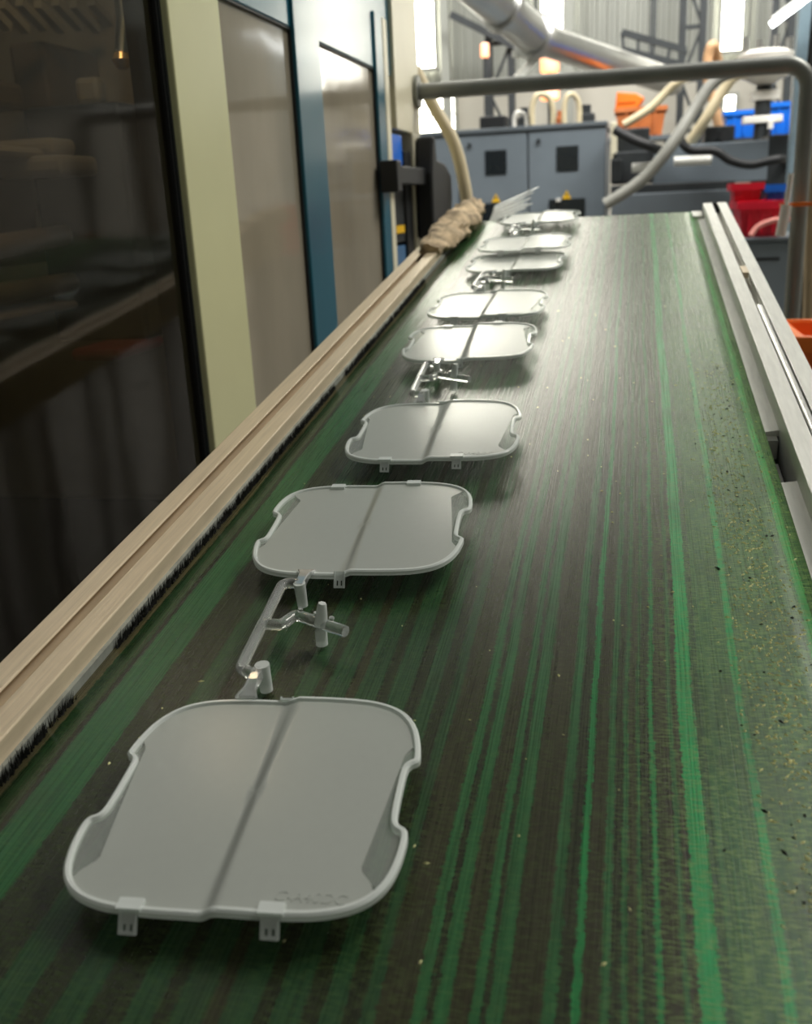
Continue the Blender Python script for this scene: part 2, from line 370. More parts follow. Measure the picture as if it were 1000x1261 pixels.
# ------------------------------------------------------------------ conveyor
cv = empty('belt_conveyor'); cv.matrix_world = BELT
tag(cv, 'inclined belt conveyor with worn striped green belt and aluminium side rails', 'conveyor')
S0, S1 = -0.85, 2.34
R_ = 0.032
def belt_mesh():
    prof = [(S0, 0)]
    n = 60
    for i in range(1, n): prof.append((S0 + (S1 - S0) * i / n, 0))
    prof.append((S1, 0))
    for i in range(1, 13):
        a = math.pi * i / 12; prof.append((S1 + R_ * math.sin(a), -R_ + R_ * math.cos(a)))
    prof.append((S0, -2 * R_))
    for i in range(1, 12):
        a = math.pi * i / 12; prof.append((S0 - R_ * math.sin(a), -R_ - R_ * math.cos(a)))
    inner = []
    m = len(prof); mb = MB(); xs = [-0.25 + 0.5 * i / 20 for i in range(21)]
    vs = [(x, s, z) for s, z in prof for x in xs]; k = len(xs)
    fs = [(i * k + j, i * k + j + 1, ((i + 1) % m) * k + j + 1, ((i + 1) % m) * k + j) for i in range(m) for j in range(k - 1)]
    mb.add(vs, fs); return mb
bo = belt_mesh().build('belt', beltm, cv, True)
so = bo.modifiers.new('thick', 'SOLIDIFY'); so.thickness = 0.0025; so.offset = -1
RT = 0.02
def rail(x0, x1, s0, s1):
    g = (x0 + x1) / 2; hw = 0.0052
    u, w2 = 0.0022, 0.012
    poly = [(x0, RT - 0.06), (x1, RT - 0.06), (x1, RT), (g + hw, RT), (g + hw, RT - u), (g + w2, RT - u), (g + w2, RT - 0.022), (g - w2, RT - 0.022), (g - w2, RT - u), (g - hw, RT - u), (g - hw, RT), (x0, RT)]
    return MB().prism(poly, s0, s1)
rl = rail(-0.305, -0.254, S0, 2.28).build('side_rail', alu, cv, False, 0.0012); rl['label'] = 'beige aluminium rail with a slot'
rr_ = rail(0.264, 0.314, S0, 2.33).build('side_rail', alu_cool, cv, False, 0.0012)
MB().box(0.265, 0.313, 2.33, 2.334, RT - 0.06, RT - 0.001).build('end_cap', black, rr_)
MB().tube([(0.289, S0, RT - 0.0035), (0.289, 1.42, RT - 0.0035)], 0.0044, 12).build('slot_rod', steel, rr_, True)
MB().box(0.2845, 0.2935, 1.62, 1.67, RT - 0.008, RT + 0.001).build('slot_nut', alu, rr_)
for s0, s1 in ((S0, 0.858), (0.985, 2.25)):
    MB().prism([(0.2505, -0.006), (0.2640, -0.006), (0.2640, 0.0005), (0.2505, -0.0015)], s0, s1).build('ledge_strip', alu_cool, cv)
gp = MB().box(0.2645, 0.266, 0.86, 0.985, -0.04, 0.008).build('gap_bracket', alu_cool, cv)
MB().box(0.252, 0.262, 0.972, 0.985, -0.026, -0.006).build('strip_end', whitep, cv)
MB().box(0.257, 0.2605, 0.87, 0.95, -0.05, -0.022).build('inner_strip', whitep, cv)
MB().box(0.2505, 0.2635, 0.80, 1.05, -0.040, -0.027).build('gap_shade', black, cv)  # black block set high to stand for the shade inside the gap
MB().box(0.2405, 0.262, 2.26, 2.325, -0.03, 0.004).build('bearing_block', alu_cool, cv)
MB().box(-0.254, -0.2505, S0, 2.25, -0.04, 0.006).build('inner_lip', mat('soiled_grey_strip', (150, 154, 146), 0.6, 0.1, 0.35, 40, 0.2), cv)
MB().tube([(-0.262, S1, -R_), (0.262, S1, -R_)], R_ - 0.003, 24).build('end_roller', darksteel, cv, True)
MB().tube([(-0.262, S0, -R_), (0.262, S0, -R_)], R_ - 0.003, 24).build('end_roller', darksteel, cv, True)
MB().box(-0.25, 0.25, S0 + 0.1, S1 - 0.06, -0.058, -0.006).build('slider_bed', darksteel, cv)
for s in (-0.6, 1.95):
    for x in (-0.28, 0.289):
        p = BELT @ Vector((x, s, -0.04)); q = Vector((p.x, p.y, 0.0))
        L = p.z
        lg = MB().box(-0.02, 0.02, -0.02, 0.02, 0, L).build('leg', alu_cool, None); lg.matrix_world = Matrix.Translation(q)
        lg.parent = cv; lg.matrix_parent_inverse = BELT.inverted()
# frayed dark fibres where the belt rubs on the left rail
fb = MB(); rnd = random.Random(3)
for i in range(3000):
    s = rnd.uniform(0.30, 1.75); dens = noise.noise(Vector((s * 9, 0, 0)))
    if dens < -0.3 + 0.25 * math.sin(s * 40): continue
    x = -0.2498 + rnd.uniform(0, 0.003); ln = rnd.uniform(0.003, 0.013) * (0.7 + 0.6 * max(0, dens)); dx = rnd.uniform(-0.001, 0.003); ds = rnd.uniform(-0.001, 0.006)
    wv = rnd.uniform(0.0003, 0.0007)
    b0 = Vector((x, s, 0.0002)); t0 = b0 + Vector((dx * 0.5, ds, ln))
    fb.add([b0 + Vector((0, -wv, 0)), b0 + Vector((0, wv, 0)), b0 + Vector((wv * 2, 0, 0)), t0], [(0, 1, 3), (1, 2, 3), (2, 0, 3), (0, 2, 1)])
f_ = fb.build('frayed_edge', mat('dark_fibre', (30, 32, 28), 0.8, 0, 0.6, 300), cv); f_['kind'] = 'stuff'; f_['label'] = 'dark frayed fibres along the belt edge'
# crumbs and flecks on the belt
for nm, m_, cnt, seed in (('pale_flecks', mat('pale_fleck', (236, 234, 170), 0.45), 1500, 5), ('dark_crumbs', mat('dark_crumb', (24, 26, 18), 0.8), 120, 9)):
    cr = MB(); rnd = random.Random(seed)
    for i in range(cnt):
        if rnd.random() < 0.93: x = rnd.gauss(0.212, 0.014); s = rnd.uniform(0.3, 1.5) if nm == 'dark_crumbs' else rnd.triangular(0.28, 1.3, 0.55)
        else: x = rnd.uniform(-0.2, 0.24); s = rnd.uniform(0.25, 1.6)
        if x > 0.246: continue
        k = rnd.uniform(0.0004, 0.0011) * (1.2 if nm == 'dark_crumbs' else 1); a = rnd.uniform(0, 3.1); c_, s_ = math.cos(a), math.sin(a); lx = k * rnd.uniform(1, 2.5)
        pts = [(x + c_ * lx, s + s_ * lx, 0), (x - s_ * k, s + c_ * k, 0), (x - c_ * lx, s - s_ * lx, 0), (x + s_ * k, s - c_ * k, 0), (x, s, k)]
        cr.add(pts, [(0, 1, 4), (1, 2, 4), (2, 3, 4), (3, 0, 4), (3, 2, 1, 0)])
    q = cr.build(nm, m_, cv); q['kind'] = 'stuff'

# ------------------------------------------------------------------ moulded shots: two lens plates joined by a runner
HALF = [(0, 85), (22, 85), (42, 84), (56, 81.5), (68, 76), (76.5, 67.5), (82.5, 56), (86, 42), (87.3, 31), (86.2, 27.6), (83.2, 25), (81.6, 21), (81.2, 10), (81.2, -6), (81.6, -16),
        (83, -20.5), (86.4, -23), (88.3, -26.2), (88.8, -33), (87.5, -47), (84, -60), (77.5, -70), (67, -77.2), (52, -81.6), (32, -83.2), (12, -83.2)]
def outline():
    pts = [Vector((x, y)) for x, y in HALF] + [Vector((-x, y)) for x, y in reversed(HALF[1:])] 
    pts.insert(len(HALF), Vector((0, -83.2)))
    return [p / 1000 for p in catmull(pts, 5, True)]
OUT = outline()
def inset(pts, d):
    n = len(pts); out = []
    for i, p in enumerate(pts):
        t = (pts[(i + 1) % n] - pts[i - 1]).normalized(); nr = Vector((t.y, -t.x))
        if nr.dot(p) < 0: nr = -nr
        out.append(p - nr * d)
    return out
INN = inset(OUT, 0.0040)
def sm(t): t = max(0, min(1, t)); return t * t * (3 - 2 * t)
def zf(x, y):
    t = (x + 0.004) / 0.008
    z = -0.0018 + 0.0036 * sm(t)
    if x < 0: z += 0.0015 * min(1, -x / 0.09) ** 1.0
    z -= 0.0010 * (x * x + y * y) / 0.0072
    return z
def frost_r(p):
    r = p.length; ca = abs(p.x) / r
    if ca < 0.3: return 1.0
    yy = p.y / abs(p.x)
    lim = 0.0745 + 0.004 * (yy / 0.5)
    y = lim * yy
    k = sm((y + 0.056) / 0.005) * sm((0.040 - y) / 0.005)
    f = min(1.0, lim / ca / r)
    return 1 + (f - 1) * k
FR = [p * frost_r(p) for p in INN]
def sheet(a, b, z_up, th, rings):                    # closed sheet between two outlines (a may be None = centre)
    mb = MB(); n = len(b); vs = []; fs = []
    R0 = 0 if a else 1
    loops = []
    for side in (0, 1):
        lp = []
        for k in range(R0, rings + 1):
            t = k / rings; idx = []
            for i in range(n):
                p = (a[i].lerp(b[i], t) if a else b[i] * t)
                idx.append(len(vs)); vs.append((p.x, p.y, zf(p.x, p.y) + z_up - side * th))
            lp.append(idx)
        loops.append(lp)
    for side in (0, 1):
        lp = loops[side]
        for k in range(len(lp) - 1):
            for i in range(n):
                j = (i + 1) % n; q = (lp[k][i], lp[k + 1][i], lp[k + 1][j], lp[k][j]); fs.append(q if side == 0 else q[::-1])
        if not a:
            c = len(vs); vs.append((0, 0, zf(0, 0) + z_up - side * th))
            for i in range(n):
                q = (c, lp[0][i], lp[0][(i + 1) % n]); fs.append(q if side == 0 else q[::-1])
    for i in range(n):
        j = (i + 1) % n; fs.append((loops[0][-1][i], loops[1][-1][i], loops[1][-1][j], loops[0][-1][j]))
        if a: fs.append((loops[0][0][j], loops[1][0][j], loops[1][0][i], loops[0][0][i]))
    mb.add(vs, fs); return mb
def strip_mesh(sgn):
    ids = [i for i in range(len(INN)) if (INN[i] - FR[i]).length > 0.0003 and INN[i].x * sgn > 0]
    if sgn < 0: ids = sorted(ids)
    vs = []; fs = []
    for i in ids:
        for p in (FR[i], INN[i]):
            z = zf(p.x, p.y); vs += [(p.x, p.y, z - 0.0002), (p.x, p.y, z - 0.0020)]
    for k in range(len(ids) - 1):
        a = 4 * k; b = a + 4
        fs += [(a, b, b + 2, a + 2), (a + 1, a + 3, b + 3, b + 1), (a, a + 1, b + 1, b), (a + 2, b + 2, b + 3, a + 3)]
    mb = MB(); mb.add(vs, fs); return mb
def rim_mesh():
    mb = MB(); n = len(OUT); vs = []; fs = []
    mid = inset(OUT, 0.0012); mid2 = inset(OUT, 0.0030)
    for i in range(n):
        zo = zf(OUT[i].x, OUT[i].y)
        for p, dz in ((INN[i], -0.0022), (INN[i], 0.0002), (mid2[i], 0.0017), (mid[i], 0.0017), (OUT[i], 0.0006), (OUT[i], -0.0026)):
            vs.append((p.x, p.y, zo + dz))
    for i in range(n):
        j = (i + 1) % n
        for k in range(6): fs.append((i * 6 + k, i * 6 + (k + 1) % 6, j * 6 + (k + 1) % 6, j * 6 + k))
    mb.add(vs, fs); return mb
def clip_mesh(x, y0, sgn, w0=0.0125, wt=0.009, drop=0.0105, base=True):    # tab reaching out and down from the edge
    z0 = zf(x, y0); mb = MB()
    if base: mb.box(x - w0 / 2, x + w0 / 2, y0 - 0.0005, y0 + 0.0065, z0 - 0.0005, z0 + 0.0026)
    T = Matrix.Translation((x, y0 + 0.001, z0 - 0.0005)) @ Matrix.Rotation(math.radians(56), 4, 'X')      # local -y runs outwards and down
    th = 0.0012; b = wt * 0.42; t = wt * 0.5
    def P(u, v, k): return T @ Vector((u, -v, k))
    def quad(u0, u1, v0, v1, k0, k1):
        vs = [P(u, v, k) for k in (k0, k1) for v in (v0, v1) for u in (u0, u1)]
        mb.add(vs, [(0, 2, 3, 1), (4, 5, 7, 6), (0, 1, 5, 4), (2, 6, 7, 3), (0, 4, 6, 2), (1, 3, 7, 5)])
    quad(-t, t, 0, drop * 0.55, 0, th)
    quad(-b, -b * 0.62, drop * 0.55, drop, 0, th); quad(b * 0.62, b, drop * 0.55, drop, 0, th); quad(-b * 0.28, b * 0.28, drop * 0.55, drop, 0, th)
    quad(-b, b, drop * 0.86, drop, 0, th * 2.0)
    quad(-t, -t + 0.0008, 0, drop, 0, th * 1.8); quad(t - 0.0008, t, 0, drop, 0, th * 1.8)
    return mb
def make_plate(parent):
    pl = sheet(None, FR, 0.0, 0.0022, 22).build('lens_plate', frost, parent, True)
    rim_mesh().build('rim', rimmat, pl, True)
    for s in (1, -1): strip_mesh(s).build('clear_strip', stripmat, pl)
    for x in (-0.0395, 0.0315): clip_mesh(x, -0.0828, -1).build('clip', pegmat, pl)
    # single narrow tab on the gate edge beside the step
    tb = clip_mesh(0.004, -0.0838, -1, 0.009, 0.0085, 0.013, False).build('gate_tab', pegmat, pl); tb.rotation_euler.z = math.pi
    # faint raised moulding mark
    cu = bpy.data.curves.new('mark', 'FONT'); cu.body = 'C-A40DC'; cu.size = 0.0085; cu.extrude = 0.00012; cu.shear = 0.2
    to = bpy.data.objects.new('mark_tmp', cu); C.objects.link(to)
    dg = bpy.context.evaluated_depsgraph_get(); me = bpy.data.meshes.new_from_object(to.evaluated_get(dg)); bpy.data.objects.remove(to)
    me.materials.clear(); me.materials.append(frost)
    for v in me.vertices:
        x = v.co.x + 0.030; y = v.co.y - 0.0735; v.co = (x, y, zf(x, y) + 0.0002 + v.co.z)
    tx = bpy.data.objects.new('raised_lettering', me); C.objects.link(tx); tx.parent = pl; tx['label'] = 'faint raised lettering'
    return pl
def make_runner(parent):
    k = 0.978 / 1000
    def V(x, y, z=0.0): return Vector((x * k, y * k, z))
    r = 0.0041
    bar = MB().tube(catmull([V(-33, -58), V(-38, -54), V(-43.5, -50), V(-45, -42), V(-45.5, 11), V(-46, 54), V(-45, 62), V(-40, 65.5), V(-33, 64)], 5), r, 14)
    ru = bar.build('runner', clearp, parent, True)
    MB().tube(catmull([V(-45, 6), V(-38, 5.5), V(-31, 6), V(-27.5, 12), V(-24, 17.5), V(-17, 15.5), V(-2, 7.5), V(18, -2.5)], 6), 0.0042, 14).build('branch', clearp, ru, True)
    for x, y in ((-20, 18), (-7, 12), (6, 6)): MB().tube([V(x, y, 0.003), V(x + 0.8, y, 0.0062)], 0.0018, 10).build('nub', clearp, ru, True)
    # gates fan out into the plates
    for y0, y1 in ((58, 86), (-52, -82)):
        mb = MB(); a, b = V(-31.5, y0), V(-31.5, y1); s = 1 if y1 > y0 else -1
        hw = [0.0036, 0.0036, 0.0042, 0.0075]; ts = [0, 0.45, 0.72, 1.0]; hh = [0.0036, 0.0032, 0.0024, 0.0013]
        vs = []
        for t, w_, h_ in zip(ts, hw, hh):
            c = a.lerp(b, t); vs += [(c.x - w_, c.y, -h_), (c.x + w_, c.y, -h_), (c.x + w_, c.y, h_), (c.x - w_, c.y, h_)]
        fs = [(4 * i + j, 4 * i + (j + 1) % 4, 4 * i + 4 + (j + 1) % 4, 4 * i + 4 + j) for i in range(3) for j in range(4)] + [(3, 2, 1, 0), (12, 13, 14, 15)]
        mb.add(vs, fs); mb.build('gate', clearp, ru, False, 0.0007)
    MB().tube([V(-31, 60, 0.003), V(-30.6, 59.5, -0.0165)], [0.0046, 0.0040], 16).build('ejector_peg', pegmat, ru, True)
    MB().tube([V(-29.5, -50, 0.0035), V(-29.0, -50.5, -0.0165)], [0.0050, 0.0044], 16).build('ejector_peg', pegmat, ru, True)
    MB().tube([V(-2.2, 7.3, -0.001), V(-1.0, 7.6, 0.007), V(0.3, 7.9, 0.0155), V(0.5, 8, 0.0165)], [0.0048, 0.0042, 0.0032, 0.0026], 18).build('sprue', pegmat, ru, True)
    MB().tube([V(-2.2, 7.3, -0.002), V(-2.8, 6.8, -0.006), V(-3.2, 6.4, -0.0165)], [0.0030, 0.0044, 0.0044], 18).build('cold_slug', pegmat, ru, True)
    return ru
Y0 = 0.1645
sh = empty('moulded_shot')
pA = make_plate(sh); pA.location = (0, -Y0, 0)
pB = copy_tree(pA, sh); pB.location = (0, Y0, 0); pB.scale = (1, -1, 1)
for ch in pB.children:
    if ch.name.startswith('raised'): bpy.data.objects.remove(ch)
make_runner(sh)
poses = [(-0.0914, 0.5477, 3.75, 0.0195, 0.0), (-0.0892, 1.1010, 2.55, 0.0195, 0.0), (-0.0955, 1.6365, -0.9, 0.0165, -0.9), (-0.0885, 2.0945, 0.2, 0.0205, -1.2)]
labels = ['pair of frosted clear plastic plates on a runner, nearest the camera', 'frosted plastic plate pair on a runner, second from the near end of the belt',
          'frosted plastic plate pair on a runner, third along the belt, beside the bright glare', 'frosted plastic plate pair on a runner, farthest, at the belt end beside the rag']
for i, (x, s, th, nz_, tilt) in enumerate(poses):
    o = sh if i == 0 else copy_tree(sh)
    o.matrix_world = BELT @ Matrix.Translation((x, s, nz_)) @ Matrix.Rotation(math.radians(th), 4, 'Z') @ Matrix.Rotation(math.radians(tilt), 4, 'X')
    tag(o, labels[i], 'plastic part', 'moulded plate pairs on the belt')

# ------------------------------------------------------------------ guarded moulding machine on the left
XM = -0.5
mm = tag(empty('moulding_machine', (XM, 1.0, 0)), 'large teal moulding machine with cream pillar and guard windows beside the conveyor', 'machine')
def mbox(nm, y0, y1, z0, z1, m, x0=-0.04, x1=0.0, bev=0.003, parent=None):
    return MB().box(x0, x1, y0 - 1.0, y1 - 1.0, z0, z1).build(nm, m, parent or mm, False, bev)
HT = 2.15
mbox('pillar', 1.268, 1.447, 0.05, HT, cream, -0.05, 0.012)
mbox('seam_strip', 1.264, 1.268, 0.05, HT, darksteel, -0.05, 0.002, 0)
mbox('teal_post', 1.812, 1.965, 0.05, HT, teal, -0.05, 0.006)
mbox('teal_post', 2.425, 2.50, 0.05, 1.66, teal, -0.05, 0.006)
mbox('header_panel', 1.447, 1.812, 1.537, HT, teal)
mbox('header_panel', 1.965, 2.60, 1.535, HT, teal)
mbox('sill_panel', 1.447, 2.425, 0.05, 0.62, teal)
mbox('sill_panel', -1.6, 1.258, 0.05, 0.42, teal)
mbox('teal_post', -1.72, -1.6, 0.05, HT, teal, -0.05, 0.006)
mbox('header_panel', -1.6, 1.258, 2.0, HT, teal)
for y0, y1, z0, z1, m_ in ((-1.6, 1.264, 0.42, 2.0, pane_dark), (1.447, 1.812, 0.62, 1.537, pane_grey), (1.965, 2.425, 0.62, 1.535, pane_grey)):
    pn = mbox('guard_pane', y0, y1, z0, z1, m_, -0.010, -0.006, 0)
    g = 0.004
    fr = MB()
    for a, b, c, d in ((y0, y0 + g, z0, z1), (y1 - g, y1, z0, z1), (y0 + g, y1 - g, z1 - g, z1), (y0 + g, y1 - g, z0, z0 + g)): fr.box(-0.006, -0.001, a - 1, b - 1, c, d)
    fr.build('gasket', black, pn)
# body behind the panes
mbox('back_wall', -1.72, 2.6, 0.05, HT, darksteel, -1.16, -1.10)
mbox('roof_plate', -1.72, 2.6, HT, HT + 0.04, teal, -1.16, 0.0)
mbox('base_plate', -1.72, 2.6, 0.0, 0.05, darksteel, -1.16, 0.0)
mbox('end_wall', 2.56, 2.6, 0.05, HT, darksteel, -1.10, -0.04)
mbox('end_wall', -1.72, -1.68, 0.05, HT, darksteel, -1.10, -0.05)
rust = mat('oily_casting', (120, 104, 84), 0.6, 0.1, 0.35, 6, 0.2)
casting = mat('pale_casting', (172, 160, 140), 0.55, 0.1, 0.25, 5)
def atx(x, y, X):
    r = RW @ Vector((x - 500, y - 630.5, F)); return CAM + r * ((X - CAM.x) / r.x)
def inbox(nm, x0, y0, x1, y1, X, m, dep=0.2, bev=0.01):
    a, b = atx(x0, (y0 + y1) / 2, X), atx(x1, (y0 + y1) / 2, X); zt_, zb_ = atx((x0 + x1) / 2, y0, X).z, atx((x0 + x1) / 2, y1, X).z
    return MB().box(X - XM - dep, X - XM, a.y - 1, b.y - 1, zb_, zt_).build(nm, m, mm, False, bev)
inbox('platen', -60, 178, 58, 193, -0.92, casting)
inbox('mould_half', 64, 172, 138, 192, -0.90, casting)
inbox('mould_half', 78, 192, 152, 216, -0.86, casting)
inbox('mould_half', 135, 252, 160, 282, -0.86, casting)
inbox('platen', -60, 95, 30, 130, -1.0, rust, 0.1); inbox('platen', 60, 60, 135, 140, -1.02, rust, 0.08); inbox('platen', -60, 215, 60, 330, -1.02, rust, 0.1)
inbox('guide_post', 122, 95, 133, 128, -0.84, casting, 0.05)
inbox('lower_beam', -60, 385, 100, 395, -0.9, rust, 0.1)
inbox('red_tray', 145, 420, 205, 436, -0.8, mat('dull_red', (130, 40, 36), 0.6), 0.1)
inbox('column_block', 165, 130, 196, 420, -0.8, darksteel, 0.2)
for k in range(9):
    a, b = atx(-20 + 22 * k, 2 + 3 * (k % 2), -0.98), atx(10 + 22 * k, 34 + 3 * (k % 2), -0.98)
    o_ = Vector((XM, 1.0, 0)); MB().bar(a - o_, b - o_, 0.016).build('louvre_slat', casting, mm)
for y in (300, 360):
    a, b = atx(-40, y + 10, -0.95), atx(190, y - 30, -0.95); o_ = Vector((XM, 1.0, 0))
    MB().tube([a - o_, b - o_], 0.02, 12).build('tie_bar', rust, mm, True)
a = atx(152, 20, -0.7) - Vector((XM, 1, 0)); b = atx(150, 66, -0.7) - Vector((XM, 1, 0)); c = atx(151, 84, -0.7) - Vector((XM, 1, 0))
MB().tube([a + Vector((0, 0, 0.3)), a, b], 0.012, 10).build('feed_pipe', steel, mm, True)
MB().tube([b, b.lerp(c, 0.5), c], [0.012, 0.017, 0.009], 12).build('nozzle', mat('brass', (235, 190, 130), 0.25, 0.6), mm, True)
mbox('platen', 2.05, 2.35, 0.55, 1.75, casting, -1.05, -0.25, 0.02)
lp = bpy.data.lights.new('machine_lamp', 'POINT'); lp.energy = 2.0; lp.shadow_soft_size = 0.05; lp.color = (1.0, 0.86, 0.66)
lo = bpy.data.objects.new('machine_lamp', lp); C.objects.link(lo); lo.parent = mm; lo.location = (-0.16, 0.35, 1.95)
# cream end column with its control recess
mbox('end_column', 2.615, 2.95, 1.41, HT + 0.1, cream2, -0.4, 0.0)
mbox('end_column', 2.515, 2.56, 0.05, 1.66, cream2, -0.039, 0.004)
mbox('end_column', 2.82, 2.90, 0.05, 1.41, cream2, -0.39, 0.004)
mbox('end_column', 2.60, 2.615, 1.41, HT + 0.1, cream2, -0.4, 0.01)
mbox('recess_back', 2.62, 2.82, 0.05, 1.41, darksteel, -0.08, -0.04)
mbox('recess_side', 2.735, 2.82, 0.05, 1.36, black, -0.04, -0.004)
mbox('blue_panel', 2.60, 2.735, 1.32, 1.40, bluep, -0.04, -0.01)
mbox('control_panel', 2.60, 2.735, 1.12, 1.32, darksteel, -0.04, -0.012)
mbox('blue_panel', 2.60, 2.735, 0.98, 1.11, mat('faded_blue_print', (70, 110, 150), 0.5), -0.04, -0.012)
mbox('amber_tag', 2.62, 2.72, 1.145, 1.165, yellow, -0.012, -0.009, 0)
mbox('lower_panel', 2.90, 3.15, 0.05, 1.19, cream2, -0.39, 0.0)
# black handle bar and pouch hung on the column
hb = tag(empty('hanging_box', (XM + 0.006, 2.8, 1.25)), 'black box hanging on a bar beside the cream column', 'box')
MB().box(0.0, 0.03, -0.38, 0.06, 0.02, 0.065).build('bar', black, hb, False, 0.004)
MB().box(0.0, 0.045, -0.40, -0.35, 0.0, 0.075).build('bar_end', black, hb, False, 0.004)
MB().prism([(0.02, -0.13), (0.30, -0.10), (0.34, -0.02), (0.33, 0.05), (0.24, 0.08), (0.10, 0.09), (0.085, 0.15), (0.05, 0.15), (0.02, 0.05)], 0.0, 0.05, 'x').build('body', black, hb, False, 0.008)
p0 = Vector((-0.44, 2.95, 1.62)); 
ch_ = MB().tube([(-0.56, 3.19, 1.62), (-0.50, 3.19, 1.50), (-0.445, 3.19, 1.40), (-0.415, 3.19, 1.28), (-0.405, 3.19, 1.16), (-0.41, 3.19, 0.8), (-0.44, 3.19, 0.0)], 0.02, 10, 5).build('cream_hose', hose_c, None, True)
tag(ch_, 'cream hose curving down behind the black box', 'hose')

# soiled rag wrapped over the far end of the left rail
rg = MB(); nu, nv = 44, 26; vs = []
for i in range(nu + 1):
    s = 1.88 + 0.57 * i / nu; e = math.sin(math.pi * min(1, max(0, (i / nu) * 0.94 + 0.05))) ** 0.45
    for j in range(nv):
        a = 2 * math.pi * j / nv
        wx, wz = 0.034 * e + 0.004, (0.018 + 0.010 * i / nu) * e + 0.003
        q = Vector((math.cos(a), s * 14, math.sin(a)))
        d = 1 + 0.42 * noise.noise(q * 1.6) + 0.25 * noise.noise(q * 4.1)
        x = -0.268 + 0.012 * i / nu + wx * d * math.cos(a); z = RT + 0.004 + wz * d * math.sin(a)
        if x > -0.252: z = max(z, 0.004)
        vs.append((x, s, z))
fs = [(i * nv + j, i * nv + (j + 1) % nv, (i + 1) * nv + (j + 1) % nv, (i + 1) * nv + j) for i in range(nu) for j in range(nv)] + [tuple(range(nv - 1, -1, -1)), tuple(range(nu * nv, (nu + 1) * nv))]
rg.add(vs, fs); ro = rg.build('rag', brown, None, True); ro.matrix_world = BELT
tag(ro, 'crumpled brown rag wrapped over the far end of the left rail', 'rag')
# bundle of clear strips lying past the rag
bs = empty('strip_bundle', at(606, 264, 2.38)); tag(bs, 'bundle of shiny clear plastic strips sticking out past the brown rag', 'plastic strips')
rnd = random.Random(11); e1 = at(657, 243, 2.52) - at(606, 264, 2.38); sd = Vector((0.35, -0.1, 0.93)).normalized()
for k in range(9):
    a = sd * (0.0040 * (k - 4)); b = e1 * rnd.uniform(0.7, 1.05) + sd * (0.0054 * (k - 4) + rnd.uniform(-0.002, 0.002))
    MB().bar(a * 1.2, b, 0.0036, 0.0025).build('strip', pegmat, bs)

# ------------------------------------------------------------------ bent pipe frame across the far end
pf = tag(empty('pipe_frame', (0, 2.9, 0)), 'bent grey steel pipe frame standing across the far end of the conveyor', 'frame')
zt = 1.523; xr = 0.556
steelpipe = mat('weathered_pipe', (132, 134, 128), 0.4, 0.4, 0.15, 8)
path = [(-0.497, 0, zt)]
path += [(xr - 0.06 + 0.06 * math.sin(t), 0, zt - 0.06 + 0.06 * math.cos(t)) for t in [i * math.pi / 12 for i in range(0, 7)]] + [(xr, 0, 0.0)]
MB().tube(path, 0.022, 16).build('pipe', steelpipe, pf, True)
MB().box(xr - 0.06, xr + 0.06, -0.06, 0.06, 0, 0.01).build('foot_plate', darksteel, pf); MB().tube([(-0.498, 0, zt), (-0.488, 0, zt)], 0.045, 16).build('wall_flange', steelpipe, pf, True)
# white fittings strapped to the right upright
ft = MB(); p = at(968, 262, 2.85)
vf = tag(empty('white_valve', p), 'slim white pneumatic fitting fixed to the right upright of the pipe frame', 'valve')
MB().tube([(-0.01, 0, -0.06), (0.0, 0, 0.02)], 0.014, 12).build('valve_body', whitep, vf, True)
MB().tube([(0.0, 0, 0.02), (0.006, 0, 0.10)], 0.007, 12).build('valve_stem', whitep, vf, True)
MB().box(-0.015, 0.075, -0.004, 0.02, 0.015, 0.025).build('clamp', orange, vf)

# ------------------------------------------------------------------ grey cabinet machine behind the conveyor end
YC = 7.0
gx0, gx1 = -1.32, -0.075
gc = tag(empty('control_cabinet', (0, YC, 0)), 'long grey machine cabinet with dark square windows and yellow warning signs', 'cabinet')
MB().box(gx0, gx1, 0.02, 0.95, 0, 1.645).build('body', grey_mid, gc, False, 0.008)
MB().box(gx0 - 0.01, gx1 + 0.01, -0.01, 0.96, 1.645, 1.675).build('top_plate', grey_mid, gc, False, 0.004)
for x0, x1 in ((gx0, -1.078), (-1.068, -0.598), (-0.586, gx1)):
    d = MB().box(x0, x1, 0.0, 0.02, 0.1, 1.64).build('door', grey_paint, gc, False, 0.005)
    if x1 - x0 < 0.3: continue
    wx = -0.885 if x0 < -0.9 else -0.401; 
    MB().box(wx, wx + 0.148, -0.006, 0.0, 1.375, 1.533).build('window', screen_dark, d, False, 0.003)
    MB().box(wx - 0.05 + (0.0 if wx < -0.6 else 0), wx + 0.195, -0.006, 0.0, 0.95, 1.188 if wx < -0.6 else 1.194).build('vent', screen_dark, d)
    lx = -0.99 if x0 < -0.9 else -0.52
    MB().tube([(lx, -0.012, 1.575), (lx, 0.0, 1.575)], 0.014, 12).build('lock', darksteel, d, True)
    cx = wx + 0.07
    MB().prism([(cx - 0.03, 1.195), (cx + 0.03, 1.195), (cx, 1.25)], -0.004, -0.0005).build('warning_sign', yellow, d)
    MB().box(cx - 0.004, cx + 0.004, -0.006, -0.003, 1.212, 1.235).build('warning_mark', black, d)
MB().box(gx0 + 0.02, gx1 - 0.02, -0.004, 0.02, 0.0, 0.1).build('plinth', darksteel, gc)
MB().box(-0.40, -0.37, -0.02, 0.0, 1.18, 1.2).build('latch', whitep, gc)
